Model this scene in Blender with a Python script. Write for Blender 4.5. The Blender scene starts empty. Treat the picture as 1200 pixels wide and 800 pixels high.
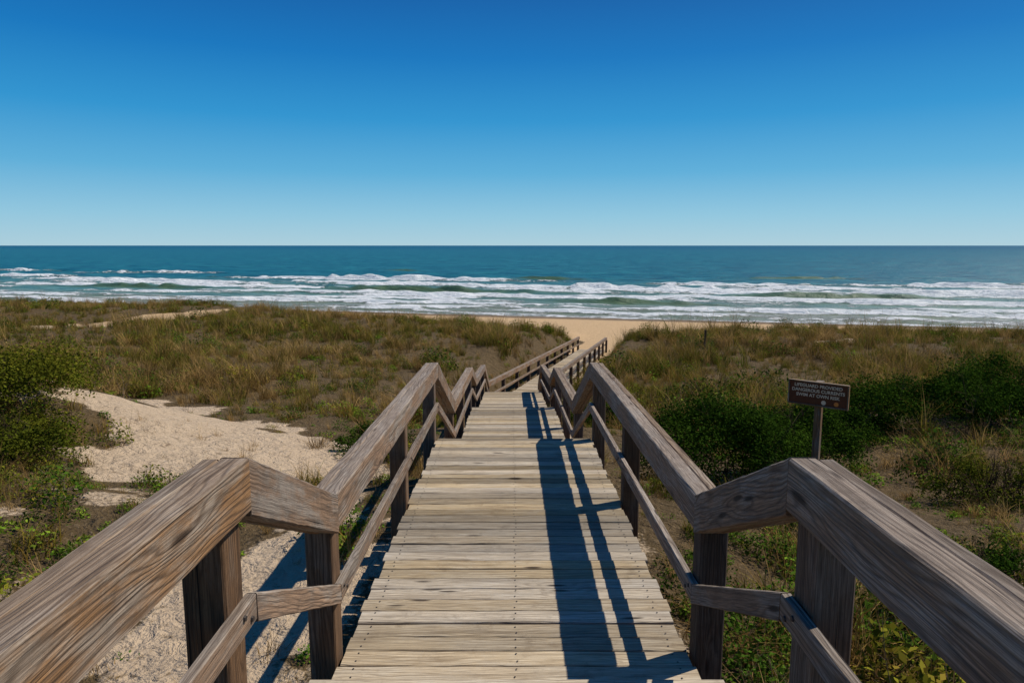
import bpy, math, random
import numpy as np
from mathutils import Vector
random.seed(7); rng=np.random.default_rng(11)
scn=bpy.context.scene
scn.view_settings.view_transform='Standard'; scn.view_settings.look='None'; scn.view_settings.exposure=0
COL=scn.collection

# ---------------------------------------------------------------- noise
def _hash(ix,iy,seed):
    n=(ix.astype(np.int64)*374761393+iy.astype(np.int64)*668265263+seed*1442695041)&0x7fffffff
    n=((n^(n>>13))*1274126177)&0x7fffffff
    n=n^(n>>16)
    return (n&0xffff)/65535.0
def vn(x,y,seed=0):
    x=np.asarray(x,float);y=np.asarray(y,float)
    ix=np.floor(x);iy=np.floor(y);fx=x-ix;fy=y-iy
    fx=fx*fx*(3-2*fx);fy=fy*fy*(3-2*fy)
    a=_hash(ix,iy,seed);b=_hash(ix+1,iy,seed);c=_hash(ix,iy+1,seed);d=_hash(ix+1,iy+1,seed)
    return (a*(1-fx)+b*fx)*(1-fy)+(c*(1-fx)+d*fx)*fy
def fbm(x,y,o=4,seed=0):
    s=0;a=.5;t=0
    for i in range(o):
        s=s+a*vn(x*2**i+17.3*i,y*2**i-9.1*i,seed+i);t+=a;a*=.5
    return s/t
def ss(a,b,x):
    t=np.clip((x-a)/(b-a),0,1);return t*t*(3-2*t)

# ---------------------------------------------------------------- layout
CXY=[-50,22,24.3,48.5,66,90]; CXX=[0,0.03,0.05,5.75,9.9,15.5]
def cx(y): return np.interp(y,CXY,CXX)
def gz(y): return np.interp(y,[-50,3,8,10,15,16.6,22,24.3,48.5,60,75],[-2.6,-2.65,-2.8,-3.75,-4.05,-4.65,-5.25,-6.35,-7.6,-7.85,-8.2])
def capsule(x,y,a,b):
    ax,ay=a;bx,by=b;dx,dy=bx-ax,by-ay;L=dx*dx+dy*dy+1e-9
    t=np.clip(((x-ax)*dx+(y-ay)*dy)/L,0,1)
    return np.hypot(x-ax-t*dx,y-ay-t*dy)
def Hgt(x,y):
    t=y+.25*x
    z=np.interp(t,[-2000,-20,2,6,10,14,20,30,44,51,55,59,63,78,85.4,100,140,1e5],
                  [-2.6,-2.7,-2.75,-2.95,-3.4,-4.0,-4.6,-5.0,-5.3,-5.4,-6.0,-7.4,-7.8,-8.3,-8.85,-9.8,-13,-16])
    fade=1-ss(54,60,t)
    z=z+fade*(.85*(fbm(x/9,y/9,4,3)-.5)+ .26*(fbm(x/1.6,y/1.6,3,9)-.5))
    z=z+fade*ss(6,20,np.abs(x-cx(y)))*.6*(vn(x/14,y/9,44)-.4)
    z=z+1.55*np.exp(-((x+10.8)/3.9)**2-((y-11)/3.8)**2)+.5*np.exp(-((x-10)/4)**2-((y-15)/4)**2)
    z=z+.3*np.exp(-((x+5.2)/1.6)**2-((y-6.3)/1.8)**2)
    z=z-.95*np.exp(-((x-6)/15)**2)*ss(38,52,t)*(1-ss(56,60,t))
    dist=np.abs(x-cx(y))*.97
    w=(1-ss(1.2,np.where(y<24,4.2,3.4),dist))*(1-ss(58,72,y))
    z=z*(1-w)+gz(y)*w
    z=z+.07*(fbm(x*2.3,y*2.3,3,21)-.5)*(1-ss(80,90,t))
    return z
def sandmask(x,y):
    t=y+.25*x
    n=(fbm(x/1.3,y/1.3,4,5)-.5)
    n2=(fbm(x/5,y/5,3,6)-.5)
    n3=(fbm(x/.35,y/.35,3,7)-.5)
    d=np.full(np.shape(x),99.)
    for a,b,r in [((-10.5,17.5),(-3.6,11.0),1.6),((-7,12.8),(-4.6,9.2),1.5),((-4.4,10),(-2.6,8.6),.8),((-3.0,8.5),(-2.3,7.0),.5),((-5.2,6.2),(-5.8,5.0),.6),((-2.5,5.4),(-1.9,2.0),.95),((-3.9,3.8),(-3.2,2.5),.5),
                  ((-29,42),(-24.5,49),2.0),((-24.5,49),(-23,53),1.4),((16.3,35),(17.2,34.6),.4)]:
        d=np.minimum(d,capsule(x,y,a,b)-r)
    m=1-ss(-.3,.3,d+n*3.0+n2*1.0+n3*1.0)
    m=np.maximum(m,ss(56,59,t+n*5))
    dist=np.abs(x-cx(y))*.97
    m=np.maximum(m,(1-ss(1.2,1.9,dist+n*1.2))*ss(44,48,y))
    m=np.maximum(m,.75*(1-ss(.8,1.3,dist+n*.8)))
    near=1-ss(10,20,y)
    m=np.maximum(m,np.where(x<0,.55,.42)*near*ss(.62,.72,fbm(x/.7,y/.7,4,31)))
    return np.clip(m,0,1)

def growaxis(lo,hi,step,fine_lo,fine_hi,g=1.03,mx=None):
    v=list(np.arange(fine_lo,fine_hi,step));s=step
    a=v[-1]
    while a<hi:
        s*=g
        a+=s;v.append(a)
    s=step;a=v[0];pre=[]
    while a>lo:
        s*=g;a-=s;pre.append(a)
    return np.array(pre[::-1]+v)

def newmesh(name,verts,faces_quads=None,faces=None,smooth=False):
    me=bpy.data.meshes.new(name)
    verts=np.asarray(verts,np.float32)
    if faces_quads is not None:
        f=np.asarray(faces_quads,np.int32);k=f.shape[1]
        me.vertices.add(len(verts));me.vertices.foreach_set('co',verts.ravel())
        me.loops.add(f.size);me.loops.foreach_set('vertex_index',f.ravel())
        me.polygons.add(len(f));me.polygons.foreach_set('loop_start',np.arange(0,f.size,k,dtype=np.int32))
        me.polygons.foreach_set('loop_total',np.full(len(f),k,np.int32))
        me.update(calc_edges=True)
    else:
        me.from_pydata([tuple(v) for v in verts],[],faces)
    if smooth: me.polygons.foreach_set('use_smooth',np.ones(len(me.polygons),bool))
    me.update();return me
def addobj(name,me,mats=(),parent=None):
    ob=bpy.data.objects.new(name,me);COL.objects.link(ob)
    for m in mats: me.materials.append(m)
    if parent: ob.parent=parent
    return ob
def attr(me,name,vals,typ='FLOAT',dom='POINT'):
    a=me.attributes.new(name,typ,dom)
    key={'FLOAT':'value','INT':'value','FLOAT_VECTOR':'vector'}[typ]
    a.data.foreach_set(key,np.asarray(vals).ravel())
def gridfaces(nx,ny):
    i=np.arange(nx*ny).reshape(ny,nx)
    return np.stack([i[:-1,:-1],i[:-1,1:],i[1:,1:],i[1:,:-1]],-1).reshape(-1,4)

# ---------------------------------------------------------------- material helpers
class NT:
    def __init__(s,mat):
        s.nt=mat.node_tree
    def n(s,t,**k):
        nd=s.nt.nodes.new(t)
        for a,b in k.items(): setattr(nd,a,b)
        return nd
    def l(s,a,b): s.nt.links.new(a,b)
    def math(s,op,a,b=None,c=None,clamp=False):
        nd=s.nt.nodes.new('ShaderNodeMath');nd.operation=op;nd.use_clamp=clamp
        for i,v in enumerate((a,b,c)):
            if v is None: continue
            if hasattr(v,'is_linked'): s.l(v,nd.inputs[i])
            else: nd.inputs[i].default_value=v
        return nd.outputs[0]
    def mix(s,f,a,b,blend='MIX'):
        nd=s.nt.nodes.new('ShaderNodeMix');nd.data_type='RGBA';nd.blend_type=blend
        for sock,v in ((nd.inputs[0],f),(nd.inputs[6],a),(nd.inputs[7],b)):
            if hasattr(v,'is_linked'): s.l(v,sock)
            elif isinstance(v,(int,float)): sock.default_value=v
            else: sock.default_value=(*v,1)
        return nd.outputs[2]
    def noise(s,vec,scale,detail=4,rough=.55,dist=0):
        nd=s.nt.nodes.new('ShaderNodeTexNoise');nd.inputs['Scale'].default_value=scale;nd.inputs['Detail'].default_value=detail
        nd.inputs['Roughness'].default_value=rough;nd.inputs['Distortion'].default_value=dist
        if vec is not None: s.l(vec,nd.inputs['Vector'])
        return nd.outputs['Fac']
    def map(s,vec,scale=(1,1,1),loc=(0,0,0),rot=(0,0,0)):
        nd=s.nt.nodes.new('ShaderNodeMapping');s.l(vec,nd.inputs[0])
        nd.inputs['Scale'].default_value=scale;nd.inputs['Location'].default_value=loc;nd.inputs['Rotation'].default_value=rot
        return nd.outputs[0]
    def rng(s,v,a,b,c=0,d=1):
        nd=s.nt.nodes.new('ShaderNodeMapRange');nd.interpolation_type='SMOOTHSTEP'
        s.l(v,nd.inputs[0])
        for i,x in zip((1,2,3,4),(a,b,c,d)): nd.inputs[i].default_value=x
        return nd.outputs[0]
    def attr(s,name,typ='GEOMETRY'):
        nd=s.nt.nodes.new('ShaderNodeAttribute');nd.attribute_name=name;nd.attribute_type=typ;return nd
    def bump(s,h,strength,dist,norm=None):
        nd=s.nt.nodes.new('ShaderNodeBump');nd.inputs['Strength'].default_value=strength;nd.inputs['Distance'].default_value=dist
        s.l(h,nd.inputs['Height'])
        if norm: s.l(norm,nd.inputs['Normal'])
        return nd.outputs[0]
def mat(name):
    m=bpy.data.materials.new(name);m.use_nodes=True
    return m,NT(m),m.node_tree.nodes['Principled BSDF']

def wood_mat(name,top,side,dark,silver,crack=.665,ringamt=.6,vspread=(.62,1.3)):
    m,N,P=mat(name)
    uv=N.n('ShaderNodeUVMap').outputs[0]
    tint=N.attr('tint').outputs['Fac']
    geo=N.n('ShaderNodeNewGeometry')
    sep=N.n('ShaderNodeSeparateXYZ');N.l(geo.outputs['Normal'],sep.inputs[0])
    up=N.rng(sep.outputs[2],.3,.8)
    fib=N.noise(N.map(uv,(5,260,1)),1,6,.7)
    fib2=N.noise(N.map(uv,(.9,44,1)),1,6,.72)
    warp=N.noise(N.map(uv,(1.0,5,1)),1,3,.5)
    sx=N.n('ShaderNodeSeparateXYZ');N.l(uv,sx.inputs[0])
    vo=N.n('ShaderNodeTexVoronoi');N.l(N.map(uv,(1.5,7.5,1)),vo.inputs['Vector']);vo.inputs['Scale'].default_value=1
    kd=vo.outputs['Distance']
    kwarp=N.rng(kd,0,.45,14,0)
    ph=N.math('ADD',N.math('ADD',N.math('MULTIPLY',sx.outputs[1],300),N.math('MULTIPLY',warp,60)),kwarp)
    ring=N.math('POWER',N.math('ADD',N.math('MULTIPLY',N.math('SINE',ph),.5),.5),2.5)
    blot=N.noise(N.map(uv,(1.6,5,1),(5,3,0)),1,6,.7)
    crk=N.rng(N.noise(N.map(uv,(.75,60,1),(3,1,0)),1,4,.55,.1),crack,crack+.03)
    knot=N.rng(kd,.05,.13,1,0)
    ring2=N.math('MULTIPLY',N.rng(N.noise(N.map(uv,(.6,2.5,1),(9,9,0)),1,2),.36,.52),ring)
    stain=N.noise(geo.outputs['Position'],7,7,.75)
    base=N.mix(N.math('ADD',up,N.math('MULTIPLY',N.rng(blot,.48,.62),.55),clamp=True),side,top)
    base=N.mix(N.math('MULTIPLY',N.rng(blot,.43,.62),.8),base,silver)
    c=N.mix(N.rng(fib,.38,.66,.0,.8),base,dark)
    c=N.mix(N.rng(fib2,.46,.66,0,.7),c,dark)
    c=N.mix(N.math('MULTIPLY',ring2,ringamt),c,dark)
    c=N.mix(N.rng(stain,.52,.72,0,.5),c,dark)
    c=N.mix(N.math('MULTIPLY',crk,.95),c,(.010,.008,.006))
    c=N.mix(N.math('MULTIPLY',knot,.9),c,(.03,.017,.010))
    hv=N.n('ShaderNodeHueSaturation');N.l(c,hv.inputs['Color']);N.l(N.rng(tint,0,1,*vspread),hv.inputs['Value'])
    N.l(N.math('ADD',N.math('MULTIPLY',N.math('FRACT',N.math('MULTIPLY',tint,7.3)),.42),.74),hv.inputs['Saturation'])
    N.l(hv.outputs[0],P.inputs['Base Color'])
    P.inputs['Roughness'].default_value=.85;P.inputs['Specular IOR Level'].default_value=.2
    h=N.math('SUBTRACT',N.math('ADD',N.math('MULTIPLY',fib2,.7),N.math('MULTIPLY',fib,.5)),N.math('ADD',N.math('MULTIPLY',crk,1.3),N.math('MULTIPLY',ring2,.3)))
    N.l(N.bump(h,.9,.006),P.inputs['Normal'])
    return m
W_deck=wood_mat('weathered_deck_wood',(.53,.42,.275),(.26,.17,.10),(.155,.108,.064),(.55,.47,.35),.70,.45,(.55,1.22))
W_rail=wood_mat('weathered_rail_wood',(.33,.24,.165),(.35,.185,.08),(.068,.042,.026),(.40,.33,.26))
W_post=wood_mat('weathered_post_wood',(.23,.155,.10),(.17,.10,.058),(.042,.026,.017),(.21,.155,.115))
m_nail,N_,P_=mat('nail_metal');P_.inputs['Base Color'].default_value=(.05,.04,.035,1);P_.inputs['Roughness'].default_value=.6;P_.inputs['Metallic'].default_value=.6

# terrain material
m_ter,N,P=mat('dune_ground')
pos=N.n('ShaderNodeNewGeometry').outputs['Position']
sand=N.attr('sand').outputs['Fac'];wet=N.attr('wet').outputs['Fac']
n1=N.noise(pos,3.0,8,.65);n2=N.noise(pos,22,5,.6);n3=N.noise(pos,.5,4);n4=N.noise(pos,140,3,.7)
sc=N.mix(n1,(.47,.345,.225),(.66,.51,.355));sc=N.mix(N.rng(n4,.35,.7,0,.35),sc,(.32,.22,.13))
deb=N.rng(N.noise(pos,9,6,.75),.54,.66,0,.85);sc=N.mix(N.math('MULTIPLY',deb,N.rng(n3,.38,.6)),sc,(.18,.12,.066))
bch=N.mix(n1,(.50,.33,.17),(.60,.41,.23))
sxyz=N.n('ShaderNodeSeparateXYZ');N.l(pos,sxyz.inputs[0])
sc=N.mix(N.rng(sxyz.outputs[1],38,50),sc,bch)
sc=N.mix(wet,sc,(.17,.12,.075))
gc=N.mix(n1,(.045,.030,.012),(.16,.105,.048));gc=N.mix(N.rng(n2,.52,.72,0,.6),gc,(.26,.185,.105))
f=N.rng(N.math('ADD',sand,N.math('MULTIPLY',N.math('SUBTRACT',n2,.5),.9)),.35,.62)
N.l(N.mix(f,gc,sc),P.inputs['Base Color']);P.inputs['Roughness'].default_value=.9;P.inputs['Specular IOR Level'].default_value=.15
hh=N.math('ADD',N.math('ADD',N.math('MULTIPLY',N.noise(pos,5,4,.6,.5),2.4),N.math('MULTIPLY',n2,.7)),N.math('MULTIPLY',n4,.14))
N.l(N.bump(hh,1.0,.08),P.inputs['Normal'])

# ---------------------------------------------------------------- terrain
xs=growaxis(-9000,9000,.16,-13,13,1.035);ys=growaxis(-9000,9000,.16,.0,20,1.02)
X,Y=np.meshgrid(xs,ys);Z=Hgt(X,Y)
me=newmesh('dune_ground',np.stack([X,Y,Z],-1).reshape(-1,3),gridfaces(len(xs),len(ys)),smooth=True)
attr(me,'sand',sandmask(X,Y));T=Y+.25*X
attr(me,'wet',ss(78,84,T+3*(fbm(X/9,Y/3,2,71)-.5)))
addobj('dune_ground',me,[m_ter])

# ---------------------------------------------------------------- sea
m_sea,N,P=mat('sea_water')
pos=N.n('ShaderNodeNewGeometry').outputs['Position']
foam=N.attr('foam').outputs['Fac'];off=N.attr('off').outputs['Fac'];fac=N.attr('face').outputs['Fac'];far=N.attr('far').outputs['Fac'];shr=N.attr('shore').outputs['Fac']
rot=math.atan(.25)
pm=N.map(pos,(1,1,1),(0,0,0),(0,0,rot))
w1=N.noise(N.map(pm,(.12,.38,1)),1,6,.62,.4)
w2=N.noise(N.map(pm,(.012,.05,1)),1,4,.6)
w3=N.noise(N.map(pm,(.7,1.6,1)),1,5,.65)
w4=N.noise(N.map(pm,(.05,.16,1),(3,3,0)),1,7,.7,.3)
deep=N.mix(N.rng(w1,.38,.66),(.002,.058,.086),(.020,.175,.190))
deep=N.mix(N.rng(w2,.4,.65,0,.6),deep,(.004,.090,.120))
deep=N.mix(far,deep,N.mix(N.rng(w4,.4,.62),(.001,.045,.085),(.006,.095,.13)))
shal=N.mix(N.rng(w1,.38,.62),(.030,.120,.110),(.11,.23,.20))
shal=N.mix(N.math('MULTIPLY',shr,.7),shal,(.26,.24,.17))
c=N.mix(off,shal,deep)
c=N.mix(N.math('MULTIPLY',fac,.9),c,(.07,.12,.05))
fn=N.noise(N.map(pm,(.55,1.3,1)),1,8,.76,1.2)
fn2=N.noise(N.map(pm,(.09,.33,1),(7,7,0)),1,5,.65,.8)
fthr=N.math('ADD',N.math('ADD',foam,N.math('MULTIPLY',N.math('SUBTRACT',fn,.5),2.3)),N.math('MULTIPLY',N.math('SUBTRACT',fn2,.5),1.4))
fm=N.rng(fthr,.47,.71)
c=N.mix(fm,c,N.mix(N.rng(fn,.33,.62),(.46,.54,.56),(.87,.87,.86)))
N.l(c,P.inputs['Base Color'])
N.l(N.rng(fm,0,1,.38,.9),P.inputs['Roughness'])
P.inputs['Specular IOR Level'].default_value=.22
hh=N.math('ADD',N.math('ADD',N.math('MULTIPLY',w1,1.0),N.math('MULTIPLY',w3,.35)),N.math('MULTIPLY',N.math('MULTIPLY',fm,fn),.6))
N.l(N.bump(hh,.9,1.1),P.inputs['Normal'])

us=growaxis(-45000,45000,1.0,-230,120,1.03)
s_fine=np.arange(-14,115,.45);s=.45;a=s_fine[-1];ex=[]
while a<45000: s*=1.025;a+=s;ex.append(a)
sv=np.concatenate([s_fine,ex])
U,S=np.meshgrid(us,sv)
cr,sr=math.cos(rot),math.sin(rot)
s0=85.4*cr
XX=U*cr+(S+s0)*sr; YY=-U*sr+(S+s0)*cr
z=np.full(U.shape,-8.85)
z+= .30*ss(30,120,S)*(1-ss(400,1500,S))*(np.sin(S/5.5+3*fbm(U/40,S/60,3,81))*.6+(fbm(U/9,S/3.5,3,82)-.5)*1.3)
z+= .28*(fbm(U/3,S/2,3,83)-.5)*(1-ss(80,200,S))
foam=np.zeros(U.shape);face=np.zeros(U.shape)
rb=np.random.default_rng(31)
segs=[(-77,84,46,1.1,1.0),(-165,104,24,.8,.7),(12,76,18,.8,.9),(60,82,30,.8,.9),(-195,74,34,.8,.8),(-10,58,34,.9,1.05),(-120,56,36,.8,.95),(55,52,34,.9,1.1),(28,66,18,.6,.9),(-35,95,9,.8,0),(-230,110,25,.8,.6),(-95,140,7,.5,0),(30,110,14,.8,0),(85,96,16,.7,.7),(-50,42,24,1.0,0),(-8,24,14,.7,0),(25,42,18,.9,0),(-110,38,20,.9,0),(40,30,40,.6,1.1),(-30,30,45,.6,1.),(-60,14,50,.5,1.),(30,14,50,.5,1.1)]
for k in range(66):
    s_=rb.uniform(4,66);segs.append((rb.uniform(-260,140),s_,rb.uniform(7,20)+s_*.25,.22+.006*s_,rb.uniform(.6,1.15)))
for i,(uc,sc0,hl,amp,act) in enumerate(segs):
    tilt=rb.uniform(-.09,.09);curv=rb.uniform(-.0015,.003)*min(1,25/hl)
    du=U-uc
    line=sc0+tilt*du+curv*du**2+3.0*(fbm(U/8,U*0+i*3.7,4,90+i)-.5)*2
    q=S-line
    env=np.exp(-(np.abs(du)/hl)**2.2)
    m=(env>.002)&(np.abs(q)<45)
    e=env[m];qq=q[m];rag=.45+1.1*vn(U[m]/2.6,U[m]*0+i,131+i)
    h=amp*e*rag
    prof=np.where(qq<0,np.exp(-(qq/.9)**2),np.exp(-(qq/3.0)**2))
    z[m]=np.maximum(z[m],z[m]+h*prof*(1-np.clip((z[m]+8.85),0,.8)))
    if act:
        fw=1.3+sc0*.014
        fo=np.where(qq<0,np.exp(-(qq/fw)**2),np.exp(-(qq/2.6)))*e*(.6+.7*rag)*act
        foam[m]=np.maximum(foam[m],fo)
        foam[m]=np.maximum(foam[m],.47*act*e*np.exp(-np.maximum(qq,0)/(6+.07*sc0))*(qq>-1))
        face[m]=np.maximum(face[m],np.where(qq<0,np.exp(-((qq+fw+.5)/1.2)**2),0)*e*.6)
    else: face[m]=np.maximum(face[m],np.exp(-((qq+.8)/1.8)**2)*e)
foam=np.maximum(foam,(1-ss(2,14,S))*(.35+.55*fbm(U/7,S/2,3,151)))
foam=np.maximum(foam,.38*(1-ss(40,75,S))*ss(.40,.60,fbm(U/18,S/5,4,161)))
foam=np.maximum(foam,.26*(1-ss(60,110,S))*ss(.5,.65,fbm(U/22,S/6,4,163)))
foam=foam+.08*ss(-60,60,XX)*(1-ss(60,90,S))
foam=foam-.35*ss(95,130,S)-.35*face*(foam<.8)
z-=.25*(1-ss(0,10,S))
me=newmesh('sea',np.stack([XX,YY,z],-1).reshape(-1,3),gridfaces(U.shape[1],U.shape[0]),smooth=True)
attr(me,'foam',foam);attr(me,'off',ss(25,110,S+20*(fbm(U/30,S/30,2,5)-.5)));attr(me,'face',face);attr(me,'far',ss(300,2500,S));attr(me,'shore',1-ss(4,34,S+14*(fbm(U/14,S/8,3,6)-.5)))
addobj('sea',me,[m_sea])

# ---------------------------------------------------------------- boardwalk
class Lumber:
    def __init__(s): s.v=[];s.f=[];s.uv=[];s.t=[];s.n=0
    def beam(s,p0,p1,w,h,up=(0,0,1),seg=1,bev=.005,lat=None,wob=0.,tint=None,twist=0):
        p0=np.array(p0,float);p1=np.array(p1,float);up=np.array(up,float);ax=p1-p0;L=np.linalg.norm(ax)
        if lat is None: lat=np.cross(ax,up);lat/=np.linalg.norm(lat)
        lat=np.array(lat,float)
        b=bev;W=w/2;H=h/2
        prof=[(-W+b,-H),(W-b,-H),(W,-H+b),(W,H-b),(W-b,H),(-W+b,H),(-W,H-b),(-W,-H+b)]
        per=[0];
        for i in range(8):
            q=prof[(i+1)%8];r=prof[i];per.append(per[-1]+math.hypot(q[0]-r[0],q[1]-r[1]))
        tint=random.random() if tint is None else tint
        uo=random.uniform(0,40);vo=random.uniform(0,40)
        base=s.n
        for k in range(seg+1):
            f=k/seg;c=p0+ax*f
            c=c+lat*(random.uniform(-wob,wob))+up*(random.uniform(-wob,wob))
            tw=twist*(f-.5)
            for (a,bb) in prof:
                s.v.append(c+lat*(a+random.uniform(-wob,wob)*.6)+up*(bb+tw*a+random.uniform(-wob,wob)*.6))
            s.n+=8
        for k in range(seg):
            for i in range(8):
                j=(i+1)%8;A=base+k*8
                s.f.append((A+i,A+j,A+8+j,A+8+i))
                u0=uo+L*k/seg;u1=uo+L*(k+1)/seg
                s.uv+= [(u0,vo+per[i]),(u0,vo+per[i+1]),(u1,vo+per[i+1]),(u1,vo+per[i])];s.t+=[tint]*4
        for st,rev in ((base,True),(base+seg*8,False)):
            idx=list(range(8))
            if rev: idx=idx[::-1]
            s.f.append(tuple(st+i for i in idx))
            s.uv+=[(uo+prof[i][0]*.15,vo+5+prof[i][1]) for i in idx];s.t+=[tint*.6]*8
    def obj(s,name,m,parent=None):
        me=bpy.data.meshes.new(name);me.from_pydata([tuple(v) for v in s.v],[],s.f)
        u=me.uv_layers.new(name='UVMap');u.data.foreach_set('uv',np.array(s.uv,np.float32).ravel())
        a=me.attributes.new('tint','FLOAT','CORNER');a.data.foreach_set('value',np.array(s.t,np.float32))
        import bmesh
        bm=bmesh.new();bm.from_mesh(me);bmesh.ops.recalc_face_normals(bm,faces=bm.faces);bm.to_mesh(me);bm.free()
        return addobj(name,me,[m],parent)
def empty(name,loc=(0,0,0)):
    e=bpy.data.objects.new(name,None);COL.objects.link(e);e.location=loc;return e

bw=empty('wooden_boardwalk')
secs=[(-4.0,-1.62,2.3,-1.62),(2.85,-2.15,8.0,-2.30),(10.0,-3.28,15.0,-3.60),(16.3,-4.15,22.0,-4.77),(24.0,-5.84,48.6,-7.42)]
deck=Lumber()
def heading(y):
    dx=(cx(y+.05)-cx(y-.05))/.1;v=np.array([dx,1,0.]);return v/np.linalg.norm(v)
nv=[];nf=[]
def add_nail(p):
    b=len(nv);r=.0055
    for k in range(6):
        a=k*math.pi/3;nv.append((p[0]+r*math.cos(a),p[1]+r*math.sin(a),p[2]))
    nf.append(tuple(range(b,b+6)))
for (y0,z0,y1,z1) in secs:
    pitch=.143 if y0<20 else .145
    n=int(round((y1-y0)/pitch));p=(y1-y0)/n
    for i in range(n):
        yc=y0+(i+.5)*p;zc=z0+(z1-z0)*(i+.5)/n
        h=heading(yc) if y0>20 else np.array([0,1,0.])
        lat=np.array([h[1],-h[0],0.])
        c=np.array([cx(yc),yc,zc-.019+random.uniform(-.004,.004)])
        hw=.925+random.uniform(-.016,.016)
        ww=p-random.uniform(.007,.018)
        rt=random.uniform(-.004,.004)
        deck.beam(c-lat*hw+h*rt,c+lat*hw-h*rt,ww,.038,up=(0,0,1),seg=8 if y0<9 else 1,bev=.006,wob=.0018 if y0<9 else 0,twist=random.uniform(-.05,.05))
        if y0<12:
            for sx_ in (-.84,0,.84):
                for o in (-.035,.035):
                    add_nail(c+lat*(sx_+random.uniform(-.01,.01))+h*(o+random.uniform(-.006,.006))+np.array([0,0,.0225]))
def stairs(ya,za,yb,zb,nris,over=.0,hw=.95):
    for i in range(1,nris):
        zt=za+(zb-za)*i/nris
        ys0=ya+(yb-ya)*(i-1)/(nris-1);ys1=ya+(yb-ya)*i/(nris-1)
        r=(ys1-ys0)
        for k in range(2):
            yc=ys0+r*(k+.5)/2+ over
            deck.beam((cx(yc)-hw,yc,zt-.019),(cx(yc)+hw,yc,zt-.019),r/2-.008,.038,up=(0,0,1),seg=2)
        deck.beam((cx(ys0)-.9,ys0+.012,zt+.055),(cx(ys0)+.9,ys0+.012,zt+.055),.02,.17-.06,up=(0,0,1))
stairs(2.3,-1.62,2.87,-2.15,3,over=.03)
stairs(8.0,-2.30,10.0,-3.28,6)
stairs(15.0,-3.60,16.3,-4.15,4)
stairs(22.0,-4.77,24.0,-5.84,7)
deck.obj('deck_planks',W_deck,bw)
me=newmesh('deck_nails',nv,faces=nf);addobj('deck_nails',me,[m_nail],bw)
st=Lumber()
prev=None
for (y0,z0,y1,z1) in secs:
    for sgn in (-1,0,1):
        if y0<20:
            st.beam((sgn*.82,y0+.02,z0-.165),(cx(y1)+sgn*.82,y1-.02,z1-.165),.04,.24,seg=1)
        else:
            h=heading(40);lat=np.array([h[1],-h[0],0.])
            st.beam(np.array([cx(24.35),24.35,z0-.165])+lat*sgn*.82,np.array([cx(y1-.05),y1-.05,z1-.165])+lat*sgn*.82,.04,.24)
    if prev:
        for sgn in (-1,1):
            st.beam((cx(prev[0])+sgn*.87,prev[0]-.02,prev[1]-.3),(cx(y0)+sgn*.87,y0+.05,z0-.22),.04,.26)
    prev=(y1,z1)
st.obj('stringers',W_post,bw)

rn=[(-4,-.70),(2.2,-.70),(3.3,-1.24),(8.0,-1.375),(10.3,-2.37),(15.0,-2.69),(16.7,-3.27),(22.0,-3.86),(24.3,-4.94),(48.6,-6.50)]
rn_d=[-1.62,-1.62,-2.16,-2.30,-3.30,-3.60,-4.19,-4.77,-5.86,-7.42]
posts_y={ (0,1):[-2.6,-.4,2.12],(2,3):[3.38,5.75,7.93],(4,5):[10.38,12.7,14.93],(6,7):[16.78,19.4,21.93],(8,9):list(np.linspace(24.4,48.5,11))}
bv=[];bf=[]
def bolt(p,n_):
    n_=np.array(n_,float);u=np.cross(n_,[0,0,1.]);v=np.cross(n_,u);b=len(bv)
    for k in range(8):
        a=k*math.pi/4;bv.append(np.array(p)+.011*(math.cos(a)*u+math.sin(a)*v))
    for k in range(8):
        a=k*math.pi/4;bv.append(np.array(p)+.009*(math.cos(a)*u+math.sin(a)*v)+n_*.006)
    bf.append(tuple(range(b+8,b+16)))
    for k in range(8): bf.append((b+k,b+(k+1)%8,b+8+(k+1)%8,b+8+k))
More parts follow.
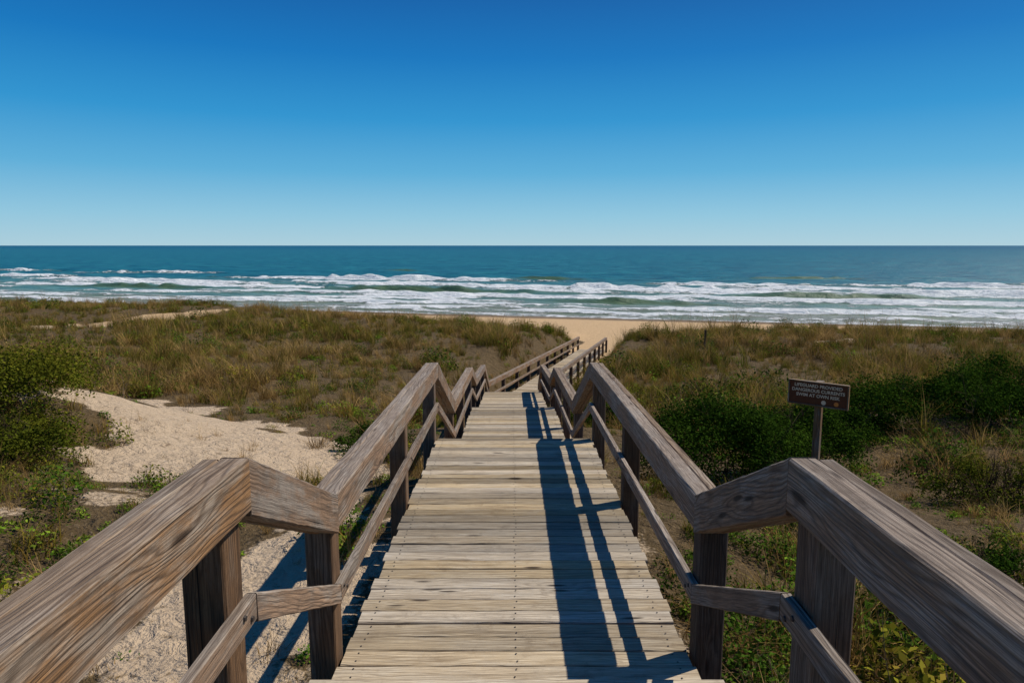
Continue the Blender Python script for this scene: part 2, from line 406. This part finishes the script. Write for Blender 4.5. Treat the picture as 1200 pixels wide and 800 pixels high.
for side,nm in ((-1,'wooden_railing'),(1,'wooden_railing')):
    root=empty(nm)
    rail=Lumber();low=Lumber();pst=Lumber();bv=[];bf=[]
    def off(y,o,z):
        if y>24.2:
            h=heading(40);lat=np.array([h[1],-h[0],0.])
        else: lat=np.array([1,0,0.])
        c=np.array([cx(y),y,z]);return c+lat*side*o
    for i in range(len(rn)-1):
        (ya,za),(yb,zb)=rn[i],rn[i+1]
        lat=np.array([1,0,0.]) if i<8 else np.array([heading(40)[1],-heading(40)[0],0])
        sl=math.atan2(zb-za,yb-ya);hh=.185/math.cos(sl)
        g=.0025
        near=i<4
        d=np.array([0,g,0])
        tt=[random.random(),random.random()]
        A=off(ya,.9+.048,za-hh/2)+d;B=off(yb,.9+.048,zb-hh/2)-d
        t1={0:.635 if side<0 else .565,1:.43,2:.57,3:.44}.get(i,.4+.3*tt[0])
        rail.beam(A,B,.096,hh,lat=lat,seg=30 if near else 4,bev=.007,wob=.0016 if near else 0,tint=t1)
        A=off(ya,.9+.1265,za-.004-hh/2)+d;B=off(yb,.9+.1265,zb-.004-hh/2)-d
        rail.beam(A,B,.054,hh-.004,lat=lat,seg=30 if near else 4,bev=.006,wob=.0016 if near else 0,tint=.3+.3*tt[1])
        hl=.095/math.cos(sl)
        A=off(ya,.918,rn_d[i]+.44-hl/2)+d;B=off(yb,.918,rn_d[i+1]+.44-hl/2)-d
        low.beam(A,B,.038,hl,lat=lat,seg=12 if near else 3,bev=.004,wob=.0012 if near else 0,tint=random.choice([.42,.56,.58,.70]))
    for (a,b),lst in posts_y.items():
        for y in lst:
            zt=np.interp(y,[rn[a][0],rn[b][0]],[rn[a][1],rn[b][1]])-.186
            c=off(y,1.011,0);gz_=float(Hgt(np.array([c[0]]),np.array([c[1]]))[0])
            lat=np.array([1,0,0.]) if y<24 else np.array([heading(40)[1],-heading(40)[0],0])
            fw=np.array([-lat[1],lat[0],0])
            p0=np.array([c[0],c[1],gz_-.4]);p1=np.array([c[0]+random.uniform(-.004,.004),c[1],zt])
            pst.beam(p0,p1,.14,.14,up=fw,lat=lat,seg=6,bev=.008,wob=.001)
            if y<16:
                zd=np.interp(y,[rn[a][0],rn[b][0]],[rn_d[a],rn_d[b]])
                q=off(y,.8985,0)
                for dz,dy in ((.41,-.03),(.375,.03)):
                    bolt((q[0],q[1]+dy,zd+dz),(-side,0,0))
    rail.obj('top_rail',W_rail,root);low.obj('lower_rail',W_rail,root);pst.obj('posts',W_post,root)
    addobj('rail_bolts',newmesh('rail_bolts',bv,faces=bf),[m_nail],root)

for (mx_,my_) in ((9.4,33.0),):
    g_=float(Hgt(np.array([mx_]),np.array([my_]))[0])
    L=Lumber();L.beam((mx_,my_,g_-.3),(mx_+.03,my_,g_+1.05),.08,.08,up=(0,1,0),lat=(1,0,0),seg=4,wob=.002);L.obj('dune_marker_post',W_post)

# ---------------------------------------------------------------- sign
sg=empty('warning_sign',(0,0,0))
sc=np.array([4.12,9.0,-1.98]);ph=math.radians(40)
rv=np.array([math.cos(ph),-math.sin(ph),0]);nrm=np.array([-math.sin(ph),-math.cos(ph),0])
m_sb,N,P=mat('brown_painted_board')
nn=N.noise(N.n('ShaderNodeNewGeometry').outputs['Position'],30,4)
N.l(N.mix(nn,(.12,.034,.012),(.18,.058,.024)),P.inputs['Base Color']);P.inputs['Roughness'].default_value=.75;P.inputs['Specular IOR Level'].default_value=.15
m_tx,N,P=mat('cream_lettering');P.inputs['Base Color'].default_value=(.88,.58,.34,1);P.inputs['Roughness'].default_value=.6
L=Lumber();L.beam(sc-rv*.37,sc+rv*.37,.035,.30,lat=nrm,bev=.006);o=L.obj('sign_board',W_post,sg);o.data.materials[0]=m_sb
L=Lumber()
for dz in (.158,-.158): L.beam(sc-rv*.385+np.array([0,0,dz])+nrm*.004,sc+rv*.385+np.array([0,0,dz])+nrm*.004,.05,.018,lat=nrm,bev=.003,tint=.8)
for dx in (-.379,.379): L.beam(sc+rv*dx+np.array([0,0,-.148])+nrm*.004,sc+rv*dx+np.array([0,0,.148])+nrm*.004,.05,.016,up=rv,lat=nrm,bev=.003,tint=.8)
L.obj('sign_frame',W_rail,sg)
gzs=float(Hgt(np.array([sc[0]]),np.array([sc[1]]))[0])
L=Lumber();pc=sc-nrm*.066;L.beam((pc[0],pc[1],gzs-.4),(pc[0],pc[1],sc[2]+.17),.09,.09,up=nrm,lat=rv,seg=3,tint=.5);L.obj('sign_post',W_rail,sg)
for k,(txt,dz) in enumerate((('LIFEGUARD PROVIDED',.085),('DANGEROUS CURRENTS',.02),('SWIM AT OWN RISK',-.045))):
    cu=bpy.data.curves.new('lettering','FONT');cu.body=txt;cu.size=.060;cu.align_x='CENTER';cu.extrude=.001;cu.offset=.0015
    o=bpy.data.objects.new('lettering_%d'%(k+1),cu);COL.objects.link(o);cu.materials.append(m_tx)
    p=sc+nrm*.0195+np.array([0,0,dz]);o.location=p;o.rotation_euler=(math.pi/2,0,-ph);o.parent=sg
m_or,N,P=mat('orange_symbol');P.inputs['Base Color'].default_value=(.8,.22,.03,1)
for dx in (.08,.24):
    vs=[];
    for k in range(20):
        a=k*math.pi/10;vs.append(sc+nrm*.0195+rv*(dx+.03*math.cos(a))+np.array([0,0,-.105+.03*math.sin(a)]))
    addobj('symbol',newmesh('symbol',vs,faces=[tuple(range(20))]),[m_or if dx>.1 else m_tx],sg)

# ---------------------------------------------------------------- vegetation
def foliage_mat(name,cols,transl=.35,big=.35,gloss=0.):
    m=bpy.data.materials.new(name);m.use_nodes=True;nt=m.node_tree;nt.nodes.clear();N=NT(m)
    out=N.n('ShaderNodeOutputMaterial')
    pos=N.n('ShaderNodeNewGeometry').outputs['Position']
    inst=N.attr('tint','INSTANCER').outputs['Fac'];lf=N.attr('lf').outputs['Fac']
    r=N.n('ShaderNodeValToRGB');r.color_ramp.interpolation='LINEAR'
    while len(r.color_ramp.elements)<len(cols): r.color_ramp.elements.new(.5)
    for i,c in enumerate(cols):
        r.color_ramp.elements[i].position=i/(len(cols)-1);r.color_ramp.elements[i].color=(*c,1)
    big_n=N.rng(N.noise(pos,big,4,.65),.35,.65)
    v=N.math('ADD',N.math('ADD',N.math('MULTIPLY',lf,.3),N.math('MULTIPLY',inst,.35)),N.math('MULTIPLY',big_n,.4))
    N.l(v,r.inputs[0])
    hs=N.n('ShaderNodeHueSaturation');N.l(r.outputs[0],hs.inputs['Color']);N.l(N.math('MULTIPLY',N.rng(N.math('FRACT',N.math('MULTIPLY',lf,13.7)),0,1,.6,1.35),N.rng(N.math('FRACT',N.math('MULTIPLY',inst,17.1)),0,1,.7,1.25)),hs.inputs['Value'])
    d=N.n('ShaderNodeBsdfDiffuse');N.l(hs.outputs[0],d.inputs[0])
    t=N.n('ShaderNodeBsdfTranslucent');N.l(hs.outputs[0],t.inputs[0])
    mx=N.n('ShaderNodeMixShader');mx.inputs[0].default_value=transl;N.l(d.outputs[0],mx.inputs[1]);N.l(t.outputs[0],mx.inputs[2])
    N.l(mx.outputs[0],out.inputs[0]);return m
M_dry=foliage_mat('dry_grass',[(.12,.062,.016),(.26,.155,.048),(.43,.28,.105),(.31,.165,.055)],.28)
M_olv=foliage_mat('olive_grass',[(.062,.085,.010),(.13,.13,.016),(.215,.155,.026),(.24,.115,.028)],.28)
M_grn=foliage_mat('green_weed',[(.045,.115,.010),(.09,.18,.013),(.16,.235,.022),(.25,.27,.04)],.28)
M_shr=foliage_mat('dark_shrub_leaves',[(.020,.045,.006),(.036,.076,.008),(.066,.118,.012),(.13,.175,.022)],.18,1.2)
M_yel=foliage_mat('yellow_green_leaves',[(.055,.075,.009),(.105,.12,.012),(.19,.18,.018),(.28,.19,.03)],.25,.9)
M_twg=foliage_mat('dry_twigs',[(.05,.032,.02),(.09,.06,.038),(.15,.11,.075),(.21,.16,.11)],.0)

def blades(n,h,spread,lean,w,seg=3,seed=0,flat=0):
    r=np.random.default_rng(seed);V=[];F=[];A=[];b=0
    for i in range(n):
        az=r.uniform(0,2*math.pi);rad=spread*math.sqrt(r.random());px=rad*math.cos(az*3.1+i);py=rad*math.sin(az*3.1+i)
        H=h*r.uniform(.45,1.1);ln=lean*r.uniform(.2,1.2)*H;d=np.array([math.cos(az),math.sin(az)]);ww=w*r.uniform(.6,1.3)
        sa=az+r.uniform(-.9,.9)+math.pi/2;sd=np.array([math.cos(sa),math.sin(sa),0])*ww/2
        for k in range(seg+1):
            f=k/seg;c=np.array([px+d[0]*ln*f*f,py+d[1]*ln*f*f,H*(f-.25*lean*f*f)])
            tw=(1-f**1.5)*.9+.1
            V.append(c-sd*tw);V.append(c+sd*tw)
        for k in range(seg): F.append((b+2*k,b+2*k+1,b+2*k+3,b+2*k+2))
        b+=2*(seg+1);A+=[r.random()]*(2*(seg+1))
    return V,F,A
def leaves(n,rx,h,ls,seed=0,dome=True,asp=.55):
    r=np.random.default_rng(seed)
    d=r.normal(size=(n,3));d/=np.linalg.norm(d,axis=1)[:,None];d[:,2]=np.abs(d[:,2])
    rad=r.uniform(.35,1,n)**.6
    c=d*rad[:,None]*np.array([rx,rx,h])
    return leafquads(c,d*.6+np.array([0,0,.4]),ls,r,asp)
def leafquads(c,nr,ls,r,asp=.55):
    n=len(c)
    nn=nr+r.normal(size=(n,3))*.55;nn/=np.linalg.norm(nn,axis=1)[:,None]
    t=r.normal(size=(n,3));t-=nn*(t*nn).sum(1)[:,None];t/=np.linalg.norm(t,axis=1)[:,None]
    bt=np.cross(nn,t);s=(ls*r.uniform(.6,1.35,n))[:,None]
    V=np.stack([c-t*s*.5,c+bt*s*asp*.5+nn*s*.06,c+t*s*.5,c-bt*s*asp*.5+nn*s*.06],1).reshape(-1,3)
    F=np.arange(4*n).reshape(-1,4);A=np.repeat(r.random(n),4)
    return V,F,A
def twigs(n,h,spread,rad,r,sub=3):
    V=[];F=[];A=[];b=0
    def stick(p,q,r0,r1,a):
        nonlocal b
        ax=(q-p);ax/=np.linalg.norm(ax)+1e-9;u=np.cross(ax,[.3,.5,.8]);u/=np.linalg.norm(u);v=np.cross(ax,u)
        for c,rr in ((p,r0),(q,r1)):
            for k in range(3):
                V.append(c+rr*(math.cos(k*2.094)*u+math.sin(k*2.094)*v))
        for k in range(3): F.append((b+k,b+(k+1)%3,b+3+(k+1)%3,b+3+k))
        b+=6;A.extend([a]*6)
    for i in range(n):
        p=np.array([r.normal()*spread*.25,r.normal()*spread*.25,0]);d=np.array([r.normal()*.5,r.normal()*.5,1.]);a=r.random();rr=rad
        for k in range(4):
            d=d+r.normal(size=3)*.25;d/=np.linalg.norm(d);q=p+d*h/4*r.uniform(.8,1.2);stick(p,q,rr,rr*.72,a)
            for j in range(sub if k>0 else 0):
                e=d+r.normal(size=3)*.7;e/=np.linalg.norm(e);stick(q,q+e*h*.25*r.uniform(.4,1),rr*.5,rr*.2,a)
            p=q;rr*=.72
    return V,F,A
pc=bpy.data.collections.new('plant_prototypes')
protos=[]
def proto(name,parts):
    V=[];F=[];A=[];MI=[];b=0
    for (v,f,a),mi in parts:
        V.append(np.asarray(v,float));F.append(np.asarray(f)+b);A.append(np.asarray(a));MI+= [mi]*len(f);b+=len(v)
    me=newmesh(name,np.concatenate(V),np.concatenate(F));attr(me,'lf',np.concatenate(A))
    me.polygons.foreach_set('material_index',np.array(MI,np.int32))
    return me
def reg(name,parts,mats):
    nm='%02d_%s'%(len(protos),name);me=proto(nm,parts);o=bpy.data.objects.new(nm,me)
    for m in mats: me.materials.append(m)
    pc.objects.link(o);protos.append(nm);return len(protos)-1
R=np.random.default_rng(5)
I={}
I['oliveA']=reg('olive_tuft',[(blades(44,.46,.17,.8,.013,3,1),0),(blades(14,.6,.15,.6,.009,3,2),1)],[M_olv,M_dry])
I['oliveB']=reg('olive_tuft',[(blades(46,.34,.24,.9,.013,3,3),0),(leaves(40,.2,.22,.05,4),1)],[M_olv,M_grn])
I['dryA']=reg('dry_tuft',[(blades(44,.52,.12,.9,.009,4,5),0)],[M_dry])
I['dryB']=reg('dry_tuft',[(blades(34,.30,.20,1.3,.008,4,6),0),(blades(12,.6,.08,.4,.006,3,7),0)],[M_dry])
I['oats']=reg('sea_oats',[(blades(26,.8,.12,.8,.011,4,8),0),(blades(10,1.0,.06,.35,.007,4,9),1)],[M_olv,M_dry])
I['weedA']=reg('leafy_weed',[(leaves(110,.17,.20,.050,10),0),(blades(6,.25,.1,.5,.006,3,11),1)],[M_grn,M_dry])
I['weedB']=reg('creeping_weed',[(leaves(60,.26,.07,.045,12),0)],[M_grn])
I['bushlet']=reg('small_bush',[(leaves(240,.34,.42,.055,13),0),(twigs(5,.45,.4,.005,R),1)],[M_yel,M_twg])
I['darkb']=reg('small_dark_bush',[(leaves(280,.40,.46,.052,14),0),(twigs(4,.5,.4,.005,R),1)],[M_shr,M_twg])
I['twig']=reg('twiggy_clump',[(twigs(12,.45,.5,.004,R),0),(blades(14,.3,.25,1.2,.007,3,15),1)],[M_twg,M_dry])
I['litter']=reg('dead_litter',[(blades(26,.09,.3,3.5,.008,3,16),0)],[M_dry])
I['red']=reg('red_flower',[(leaves(9,.05,.16,.035,17),0),(blades(5,.16,.05,.4,.005,3,18),1)],[foliage_mat('red_petals',[(.6,.03,.02),(.7,.08,.03)]),M_grn])
def scatter(name,pts,rot,scl,idx,tint):
    me=bpy.data.meshes.new(name);me.vertices.add(len(pts));me.vertices.foreach_set('co',np.asarray(pts,np.float32).ravel())
    attr(me,'rot',np.asarray(rot,np.float32),'FLOAT_VECTOR');attr(me,'scl',np.asarray(scl,np.float32),'FLOAT_VECTOR')
    attr(me,'idx',np.asarray(idx,np.int32),'INT');attr(me,'tint',np.asarray(tint,np.float32))
    ob=addobj(name,me)
    ng=bpy.data.node_groups.new(name+'_nodes','GeometryNodeTree')
    ng.interface.new_socket('Geometry',in_out='INPUT',socket_type='NodeSocketGeometry');ng.interface.new_socket('Geometry',in_out='OUTPUT',socket_type='NodeSocketGeometry')
    gi=ng.nodes.new('NodeGroupInput');go=ng.nodes.new('NodeGroupOutput');ip=ng.nodes.new('GeometryNodeInstanceOnPoints')
    ci=ng.nodes.new('GeometryNodeCollectionInfo');ci.inputs['Collection'].default_value=pc;ci.inputs['Separate Children'].default_value=True;ci.inputs['Reset Children'].default_value=True
    def na(n,t):
        a=ng.nodes.new('GeometryNodeInputNamedAttribute');a.data_type=t;a.inputs['Name'].default_value=n;return a.outputs['Attribute']
    ng.links.new(gi.outputs[0],ip.inputs['Points']);ng.links.new(ci.outputs[0],ip.inputs['Instance']);ip.inputs['Pick Instance'].default_value=True
    ng.links.new(na('idx','INT'),ip.inputs['Instance Index']);ng.links.new(na('rot','FLOAT_VECTOR'),ip.inputs['Rotation']);ng.links.new(na('scl','FLOAT_VECTOR'),ip.inputs['Scale'])
    ng.links.new(ip.outputs[0],go.inputs[0])
    md=ob.modifiers.new('scatter','NODES');md.node_group=ng
    return ob
bands=[(-2,5,42),(5,10,38),(10,18,21),(18,30,11),(30,45,7),(45,75,5)]
PX=[];PY=[]
for a,b,dn in bands:
    wmax=b*1.0+9;n=int((b-a)*2*wmax*dn)
    x=rng.uniform(-wmax,wmax,n);y=rng.uniform(a,b,n);k=np.abs(x)<(y*.9+5);PX.append(x[k]);PY.append(y[k])
px=np.concatenate(PX);py=np.concatenate(PY)
S_=sandmask(px,py);dist=np.abs(px-cx(py))*.97;t=py+.25*px
clump=fbm(px/.7,py/.7,3,51);clump2=fbm(px/1.6,py/2.2,3,52)
sandcl=ss(.50,.62,fbm(px/.9,py/.9,3,57))
keep=(rng.random(len(px))>np.minimum(S_*1.15,np.where(py<20,.965-.20*sandcl,1)))&(dist>1.22)&(t<57)
keep&=(rng.random(len(px))<.25+1.1*ss(.38,.58,clump))|(S_>.5)
keep&=(rng.random(len(px))<.5+.8*ss(.36,.52,clump2))
keep&=~((dist<2.6)&(py>40)&(rng.random(len(px))<.5))
px,py,S_,dist,t,clump2=px[keep],py[keep],S_[keep],dist[keep],t[keep],clump2[keep]
pz=Hgt(px,py)-.015
n=len(px);reg1=fbm(px/5.5,py/5.5,3,61);reg2=fbm(px/2.4,py/2.4,3,62);reg3=fbm(px/8,py/5,3,63)
far=ss(13,22,py)
right=(px>0)
def pick(w):
    names=list(w);W=np.stack([w[k] for k in names]);W=np.cumsum(W/W.sum(0),0)
    q=rng.random(n);sel=(q[None]>W).sum(0);sel=np.minimum(sel,len(names)-1)
    return np.array([I[k] for k in names])[sel]
one=np.ones(n)
g=ss(.42,.60,reg1);dr=ss(.45,.62,reg3)
onsand=(S_>.5)&(py<20)
idx=pick({'oliveA':one*(.4+1.6*far)*(1-.6*dr),'oliveB':one*(.6+1.3*far)*(.5+g)*(1-.6*dr),'dryA':one*(.6+.1*far+1.3*dr*far),'dryB':one*(1.0-.6*far+1.0*dr),
 'oats':far*.35*(1-ss(44,50,t))+.10,'weedA':(.35+1.2*g)*(1-.75*far),'weedB':(.6+.9*g)*(1-.95*far),'bushlet':.05+.4*g*ss(.5,.6,reg2),'darkb':.03+.7*ss(.53,.64,reg2)*(.3+g)+.25*right*ss(.48,.6,reg2),
 'twig':one*.45*(1-.6*far),'litter':one*1.3*(1-far)})
q_=rng.random(n)
idx=np.where(onsand,np.where(q_<.40,I['litter'],np.where(q_<.62,I['weedB'],np.where(q_<.9,I['dryB'],I['twig']))),idx)
idx=np.where((px>1.3)&(px<3.5)&(py<4)&(rng.random(n)<.012),I['red'],idx)
sc_=rng.uniform(.5,1.3,n)*np.where(far>.5,1.15,.85)*np.where(dist<2.2,.7,1.)*np.where(onsand,.65,1.)*(.7+.65*ss(.35,.65,fbm(px/3,py/3,2,64)))*(.8+.4*ss(.4,.6,clump2))
rot=np.stack([rng.uniform(-.15,.15,n),rng.uniform(-.15,.15,n),rng.uniform(0,6.283,n)],1)
scl=np.stack([sc_,sc_,sc_*rng.uniform(.75,1.25,n)],1)
scatter('dune_grass',np.stack([px,py,pz],1),rot,scl,idx,rng.random(n))
print('instances',n)

def shrub(name,c,rx,ry,h,nl,ls,mat_,seed,lobes=14,tw=14):
    r=np.random.default_rng(seed);base=float(Hgt(np.array([c[0]]),np.array([c[1]]))[0])-.05
    LB=[]
    for k in range(lobes):
        a=r.uniform(0,6.283);q=math.sqrt(r.random())*.82
        lx,ly=rx*q*math.cos(a),ry*q*math.sin(a);lr=r.uniform(.16,.38)*min(rx,ry)
        lz=h*(1-.55*q*q)*r.uniform(.66,1.0)-lr*.75
        LB.append((lx,ly,max(lz,lr*.3),lr))
    per=nl//lobes;C=[];D=[]
    for (lx,ly,lz,lr) in LB:
        d=r.normal(size=(per,3));d/=np.linalg.norm(d,axis=1)[:,None];d[:,2]=np.where(d[:,2]<-.3,-d[:,2],d[:,2])
        rad=lr*(1+.24*r.normal(size=per))*np.where(r.random(per)<.25,r.uniform(.3,1,per),1)
        C.append(np.array([lx,ly,lz])+d*rad[:,None]*np.array([1,1,.95]));D.append(d)
    m=nl//4;a=r.uniform(0,6.283,m);q=np.sqrt(r.random(m));C.append(np.stack([rx*q*np.cos(a),ry*q*np.sin(a),r.uniform(0,.6,m)*h*(1-.4*q)],1));D.append(np.tile([0,0,1.],(m,1)))
    C=np.concatenate(C);D=np.concatenate(D);k=C[:,2]>0;C=C[k];D=D[k]
    me=proto(name,[(leafquads(C,D*.8+np.array([0,0,.3]),ls,r,.55),0),(twigs(tw,h*.98,rx*.9,.012,r,4),1)])
    o=addobj(name,me,[mat_,M_twg]);o.location=(c[0],c[1],base);return o
shrub('green_shrub',(3.15,10.2),1.45,1.25,1.7,34000,.042,M_shr,1,36)
shrub('green_shrub',(4.7,11.0),1.15,1.0,1.45,18000,.042,M_shr,2,22)
shrub('green_shrub',(9.6,15.2),2.6,1.5,1.45,26000,.055,M_shr,3,36)
shrub('green_shrub',(12.4,16.2),2.0,1.5,1.65,20000,.055,M_shr,4,28)
shrub('green_shrub',(6.9,14.4),1.5,1.1,.95,12000,.05,M_shr,5,18)
shrub('twiggy_shrub',(7.2,9.6),1.2,.9,.75,6000,.04,M_yel,12,16,70)
shrub('twiggy_shrub',(4.6,6.3),.7,.6,.5,3500,.035,M_shr,13,12,30)
shrub('yellow_green_shrub',(-8.4,9.9),2.2,1.6,.6,22000,.045,M_yel,6,34,40)
shrub('yellow_green_shrub',(-6.6,8.4),1.2,1.0,.6,10000,.042,M_yel,7,20,30)
shrub('yellow_green_shrub',(-11.6,11.8),2.2,1.4,.6,8000,.05,M_yel,8,20,80)
shrub('green_shrub',(-2.6,12.3),.8,.7,.7,6000,.045,M_shr,9,12)
shrub('green_shrub',(2.3,16.8),1.0,.8,.75,7000,.05,M_shr,10,12)

# ---------------------------------------------------------------- light
AZ=math.radians(66);EL=math.radians(52)
w=bpy.data.worlds.new('World');scn.world=w;w.use_nodes=True;nt=w.node_tree
bg=nt.nodes['Background'];sky=nt.nodes.new('ShaderNodeTexSky');sky.sky_type='NISHITA';sky.sun_disc=False
sky.sun_elevation=EL;sky.sun_rotation=AZ;sky.air_density=1.0;sky.dust_density=.2;sky.ozone_density=1.0;sky.altitude=0
tc=nt.nodes.new('ShaderNodeTexCoord');sx=nt.nodes.new('ShaderNodeSeparateXYZ');nt.links.new(tc.outputs['Generated'],sx.inputs[0])
cr_=nt.nodes.new('ShaderNodeValToRGB');nt.links.new(sx.outputs[2],cr_.inputs[0])
stops=[(0,(.40,.62,.73)),(.04,(.27,.56,.74)),(.10,(.10,.42,.70)),(.17,(.020,.295,.635)),(.25,(.0,.18,.52)),(.34,(.0,.100,.37)),(1,(.002,.075,.29))]
el=cr_.color_ramp.elements
while len(el)<len(stops): el.new(.5)
for e_,(p,c) in zip(el,stops): e_.position=p;e_.color=(*c,1)
vm=nt.nodes.new('ShaderNodeVectorMath');vm.operation='SCALE';vm.inputs['Scale'].default_value=10;nt.links.new(cr_.outputs[0],vm.inputs[0])
mx=nt.nodes.new('ShaderNodeMix');mx.data_type='RGBA';mx.inputs[0].default_value=.94
nt.links.new(sky.outputs[0],mx.inputs[6]);nt.links.new(vm.outputs[0],mx.inputs[7])
nt.links.new(mx.outputs[2],bg.inputs[0]);bg.inputs[1].default_value=.1
sl=bpy.data.lights.new('sun','SUN');sl.energy=5.0;sl.angle=math.radians(.5);sl.color=(1,.94,.83)
so=bpy.data.objects.new('sun',sl);COL.objects.link(so)
sd=Vector((math.sin(AZ)*math.cos(EL),math.cos(AZ)*math.cos(EL),math.sin(EL)))
so.rotation_euler=sd.to_track_quat('Z','Y').to_euler();so.location=sd*50

cam=bpy.data.cameras.new('camera');cam.lens=24;cam.sensor_width=36;cam.clip_start=.05;cam.clip_end=200000
co=bpy.data.objects.new('camera',cam);COL.objects.link(co);co.location=(0,0,0);co.rotation_euler=(math.radians(90-8),0,0)
scn.camera=co
